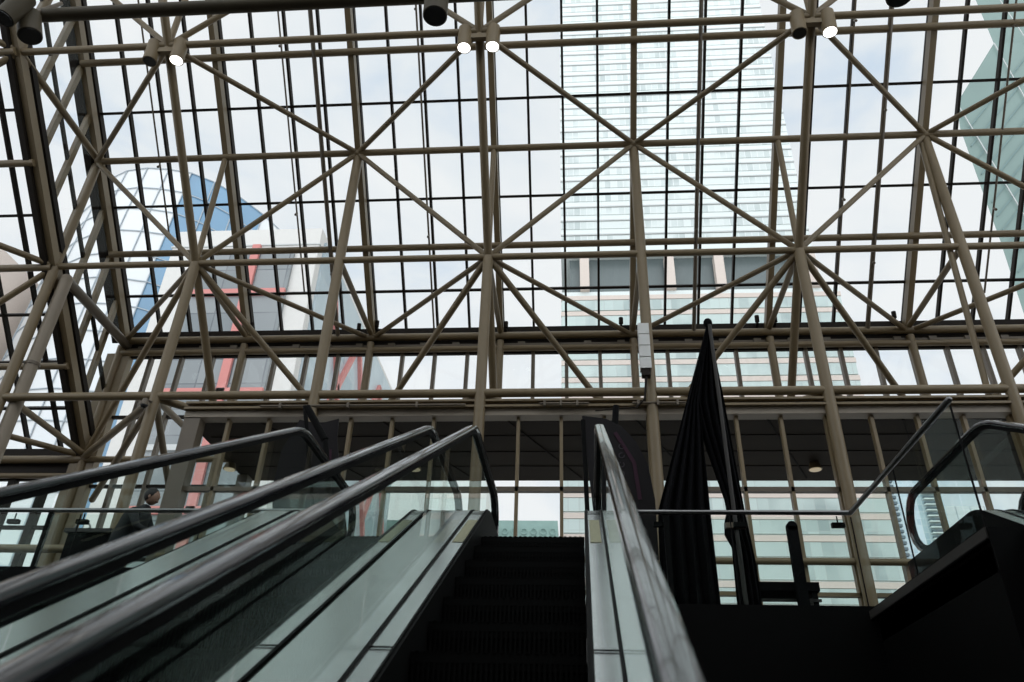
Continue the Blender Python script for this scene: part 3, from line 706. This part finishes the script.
for s in (-1, 1):
    pv = [(0, 0, 0), (.05, 0, 0)]; base = Vector((.52, s*.17, 1.02))
    V = [(0, 0, 0), (.04, 0, 0), (.075, 0, -.005)]; E_ = [(0, 1), (1, 2)]; Rr = [(.026, .016), (.036, .015), (.034, .013)]
    for j, (yy, ln) in enumerate(((-.027, .052), (-.009, .062), (.009, .058), (.027, .045))):
        n0 = len(V); V += [(.08, yy, -.004), (.08+ln*.55, yy*1.1, -.010), (.08+ln, yy*1.1, -.035)]; E_ += [(2, n0), (n0, n0+1), (n0+1, n0+2)]; Rr += [.009, .0085, .007]
    n0 = len(V); V += [(.035, -s*.035, -.005), (.065, -s*.055, -.02)]; E_ += [(1, n0), (n0, n0+1)]; Rr += [.011, .009]
    ho = skin_obj('hand', V, E_, Rr, 'skin', pe); ho.location = base
# ------------------------------------------------------------------ the city outside
def solid_poly(pts, y0, y1, dx=0):
    m = N(); A = [m.verts.new((x, y0, z)) for x, z in pts]; C_ = [m.verts.new((x+dx, y1, z)) for x, z in pts]; n = len(A)
    m.faces.new(A); m.faces.new(C_[::-1])
    for i in range(n): m.faces.new((A[i], C_[i], C_[(i+1) % n], A[(i+1) % n]))
    return m
GZ = -4.0
# white tower
tw = thing('office_tower', 'tall white and pale green office tower behind the centre of the roof', 'building', (-2, 110, GZ))
m = N(); box(m, 0, 43.3, 0, 35, 86-GZ, 210); link('wall', m, 't_white', tw)
m = N(); box(m, 1.5, 42.5, 2.5, 33, 76-GZ, 86.2-GZ); link('recess', m, 't_recess', tw)
for x in (4.3, 19, 27.5, 43.0):
    m = N(); box(m, x-1, x+.6, .3, 2, 78-GZ, 85-GZ); link('pillar', m, 't_pillar', tw)
for i in range(30):
    z = 87.5+i*3.25-GZ
    m = N(); box(m, .1, 43.2, -.12, .3, z+.3, z+1.95); link('window_band', m, 't_glass', tw)
    m = N(); box(m, 0, 43.3, -.3, .2, z+2.0, z+2.28); link('slab_edge', m, 't_line', tw)
m = N(); box(m, 0, 46.5, 1, 36, 0, 78-GZ); link('podium', m, 't_white', tw)
for i in range(22):
    z = 10+i*3.2-GZ
    if z > 76-GZ: break
    m = N(); box(m, .1, 46.4, .7, 1.1, z, z+2.05); link('window_band', m, 'p_glass', tw)
    m = N(); box(m, 0, 46.5, .6, 1.2, z+2.1, z+2.95); link('slab_edge', m, 't_pillar', tw)
# cream building with red frames
cr = thing('office_building', 'cream concrete building with grey windows and salmon red frames on the left', 'building', (-30.3, 45, GZ))
m = N(); box(m, 0, 11.4, 0, 30, 0, 38-GZ); link('wall', m, 'cream', cr)
m = N(); box(m, 2.2, 9.7, -.25, .1, 2, 35.6-GZ); link('window_wall', m, 'c_glass', cr)
m = N(); box(m, 6.5, 7.1, -.5, -.2, 2, 36.2-GZ); link('red_post', m, 'red', cr)
for z in (31.9, 23.8, 15.6):
    m = N(); box(m, 2.8, 9.7, -.5, -.2, z-.25-GZ, z+.25-GZ); link('red_beam', m, 'red', cr)
for z in (28.2, 19.8): m = N(); box(m, 2.2, 9.7, -.42, -.2, z-.2-GZ, z+.2-GZ); link('sill', m, 't_line', cr)
m = N(); box(m, 11.3, 11.6, .9, 29.5, 2, 37.3-GZ); link('window_wall', m, 'side_glass', cr)
for i in range(3):
    y = 4+i*8
    for (a, b) in (((y, 35), (y+8, 22)), ((y+8, 35), (y, 22)), ((y, 22), (y+8, 9))):
        m = N(); bar(m, (11.7, a[0], a[1]-GZ), (11.7, b[0], b[1]-GZ), .5, .4, Vector((1, 0, 0))); link('red_brace', m, 'red', cr)
m = N(); box(m, -.1, 11.5, -.1, .3, 38-GZ-1.6, 38-GZ-1.5); link('cornice_joint', m, 't_line', cr)
# curved glass building, pale and blue sky reflections put into its wall colours
bl = thing('glass_building', 'curved glass building with painted pale and blue sky reflections behind the left end of the roof', 'building', (-70, 75, GZ))
sil = [(-69.0, 73.0), (-66, 75.2), (-63, 76.1), (-58, 75.4), (-51.4, 73.6), (-47.5, 71.8), (-44.3, 69.9), (-40.5, 67.2), (-38, 65.1), (-33.5, 61.0)]
def topz(x):
    for (a, za), (b, zb_) in zip(sil, sil[1:]):
        if a <= x <= b: return za+(zb_-za)*(x-a)/(b-a)
    return sil[-1][1]
nx, nz = 10, 10; x_a, x_b = -69.0, -33.5
def bp(u, w):
    x = x_a+(x_b-x_a)*u; zt = topz(x)
    return Vector((x+70, 4.5*(2*u-1)**2-3+3*(w**3), (zt-GZ)*w))
for nm, lo, hi, mt in (('pale_reflection_wall', 0, 5, 'b_pale'), ('blue_reflection_wall', 5, 8, 'b_glass'), ('pale_reflection_wall', 8, 9, 'b_pale'), ('navy_glass_wall', 9, 10, 'b_navy')):
    m = N(); G = [[m.verts.new(bp(i/nx, j/nz)) for j in range(nz+1)] for i in range(lo, hi+1)]
    Hh = [[m.verts.new(bp(i/nx, j/nz)+Vector((0, 22, -3*(j == nz)))) for j in range(nz+1)] for i in range(lo, hi+1)]
    for i in range(hi-lo):
        for j in range(nz):
            m.faces.new((G[i][j], G[i+1][j], G[i+1][j+1], G[i][j+1])); m.faces.new((Hh[i][j+1], Hh[i+1][j+1], Hh[i+1][j], Hh[i][j]))
        m.faces.new((G[i][nz], G[i+1][nz], Hh[i+1][nz], Hh[i][nz]))
    for i in (0, hi-lo):
        for j in range(nz): m.faces.new((G[i][j], G[i][j+1], Hh[i][j+1], Hh[i][j]))
    link(nm, m, mt, bl)
for i in range(nx+1):
    m = N()
    for j in range(nz): bar(m, bp(i/nx, j/nz)-Vector((0, .1, 0)), bp(i/nx, (j+1)/nz)-Vector((0, .1, 0)), .12, .1, Vector((0, 1, 0)))
    link('seam', m, 'b_line', bl)
for j in range(1, nz*2+1):
    m = N()
    for i in range(nx): bar(m, bp(i/nx, j/nz/2)-Vector((0, .1, 0)), bp((i+1)/nx, j/nz/2)-Vector((0, .1, 0)), .12, .1, Vector((0, 1, 0)))
    link('seam', m, 'b_line', bl)
ft = thing('glass_building', 'far pale glass office block filling the view through the lower left windows', 'building', (-122, 104, GZ))
m = N(); box(m, 0, 54, 0, 20, 0, 60); link('wall', m, 'b_pale', ft)
for i in range(19): m = N(); box(m, i*3-.12, i*3+.12, -.2, .1, 0, 60); link('seam', m, 'b_line', ft)
for i in range(16): m = N(); box(m, 0, 54, -.2, .1, i*3.8-.12, i*3.8+.12); link('seam', m, 'b_line', ft)
bg = thing('stone_building', 'beige stone block seen at the left edge below the sky', 'building', (-96, 70, GZ))
m = N(); box(m, 0, 24, 0, 16, 0, 60-GZ); link('wall', m, 't_pillar', bg)
for i in range(12): m = N(); box(m, .5, 23.5, -.1, .2, 8+i*4.5, 10.2+i*4.5); link('window_band', m, 'c_glass', bg)
# green glass building, right edge
gb = thing('glass_building', 'faceted sea green glass building at the upper right edge', 'building', (33, 50, GZ))
pts = [(32.8, GZ), (32.77, 32.8), (33.2, 51.8), (33.66, 54.5), (52, 54.5), (52, GZ)]
# lower crystal slopes out to the left, upper crystal leans back
lowp = [(44.5, 20), (32.77, 32.8-0), (33.0, 44), (33.2, 51.8), (33.66, 54.5), (39.0, 62.2), (58, 62.2), (58, 20)]
LP = [atY(*q, 50) for q in ((1075, 470), (1021, 305), (1000, 240), (982, 190), (960, 128), (957, 103), (994, 43), (1130, 43), (1180, 470))]
m = solid_poly([(p.x-33, p.z-GZ) for p in LP], 0, 14, 14); link('lower_crystal', m, 'g_glass', gb)
UP = [atY(*q, 51) for q in ((994, 44), (974, -4), (966, -40), (1130, -40), (1130, 44))]
m = solid_poly([(p.x-33, p.z-GZ) for p in UP], 1.0, 14, 14); link('upper_crystal', m, 'g_glass', gb)
for i in range(17):
    a, b = atY(966+i*5.2, 132+i*14, 49.9), atY(1046+i*5.2, 32+i*14, 49.9)
    m = N(); A, C_ = rel(gb, a, b); bar(m, A, C_, .07, .06, Vector((0, 1, 0))); link('seam', m, 'g_line', gb)
for (p, q) in (((957, 103), (1075, 300)), ((994, 43), (1060, 160)), ((1000, 0), (1040, 60))):
    m = N(); A, C_ = rel(gb, atY(*p, 49.8), atY(*q, 49.8)); bar(m, A, C_, .07, .06, Vector((0, 1, 0))); link('edge_strip', m, 't_line', gb)
# balcony tower low right
bt = thing('apartment_tower', 'blue and white apartment tower with stepped balconies seen through the right guard glass', 'building', (134, 330, GZ))
m = N(); box(m, 0, 21, 0, 30, 0, 150-GZ); link('wall', m, 'bal_glass', bt)
for i in range(34):
    z = 60+i*2.45-GZ
    m = N(); box(m, 13, 17.5, -1.6, .1, z, z+1.1); link('balcony', m, 'bal_dark', bt)
    m = N(); box(m, 12.5, 18.5, -2.2, .1, z-.5, z); link('balcony_slab', m, 't_white', bt)
    m = N(); box(m, -1.8, 1.5, -1.6, .1, z, z+1.1); link('balcony', m, 'bal_dark', bt)
bu = thing('glass_building', 'slim pale blue glass building beside the balcony tower', 'building', (158, 340, GZ))
m = N(); box(m, 0, 18, 0, 20, 0, 122-GZ); link('wall', m, 'b_pale', bu)
for i in range(4): m = N(); box(m, i*6-.1, i*6+.2, -.1, .1, 0, 122-GZ); link('seam', m, 'b_line', bu)
# copper roof
cp = thing('station_building', 'building with a green copper roof seen over the top step of the escalator', 'building', (-22, 80, GZ))
m = N(); box(m, 0, 19.9, 0, 14, 0, 26.2-GZ-1); link('wall', m, 't_pillar', cp)
m = N(); box(m, -.3, 20.1, -.3, 14, 25-GZ, 26.9-GZ); link('roof', m, 'copper', cp)
for i in range(20):
    m = N(); q = Vector((.6+i, -.45, 25.7-GZ))
    for j in range(8): bar(m, q+Vector((.32*math.cos(j*.785), 0, .32*math.sin(j*.785))), q+Vector((.32*math.cos((j+1)*.785), 0, .32*math.sin((j+1)*.785))), .1, .1, Vector((0, 1, 0)))
    link('roof_ornament', m, 'copper', cp)
# ------------------------------------------------------------------ sky
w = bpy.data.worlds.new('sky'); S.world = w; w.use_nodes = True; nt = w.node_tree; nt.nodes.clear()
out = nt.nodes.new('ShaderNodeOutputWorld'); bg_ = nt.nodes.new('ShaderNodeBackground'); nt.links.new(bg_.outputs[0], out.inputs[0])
tc = nt.nodes.new('ShaderNodeTexCoord')
n1 = nt.nodes.new('ShaderNodeTexNoise'); n1.inputs['Scale'].default_value = 2.6; n1.inputs['Detail'].default_value = 6; n1.inputs['Roughness'].default_value = .55; n1.inputs['Distortion'].default_value = .4
mp = nt.nodes.new('ShaderNodeMapping'); mp.inputs['Location'].default_value = (1.3, .4, 2.2); mp.inputs['Scale'].default_value = (1, 1, 1.6)
nt.links.new(tc.outputs['Generated'], mp.inputs['Vector']); nt.links.new(mp.outputs[0], n1.inputs['Vector'])
rp = nt.nodes.new('ShaderNodeValToRGB'); e = rp.color_ramp.elements
e[0].position = .34; e[0].color = (.60, .72, .86, 1); e[1].position = .55; e[1].color = (.90, .925, .94, 1)
x_ = rp.color_ramp.elements.new(.45); x_.color = (.82, .87, .91, 1)
nt.links.new(n1.outputs['Fac'], rp.inputs['Fac'])
# extra sky brightness added behind the camera to light the tubes and facades
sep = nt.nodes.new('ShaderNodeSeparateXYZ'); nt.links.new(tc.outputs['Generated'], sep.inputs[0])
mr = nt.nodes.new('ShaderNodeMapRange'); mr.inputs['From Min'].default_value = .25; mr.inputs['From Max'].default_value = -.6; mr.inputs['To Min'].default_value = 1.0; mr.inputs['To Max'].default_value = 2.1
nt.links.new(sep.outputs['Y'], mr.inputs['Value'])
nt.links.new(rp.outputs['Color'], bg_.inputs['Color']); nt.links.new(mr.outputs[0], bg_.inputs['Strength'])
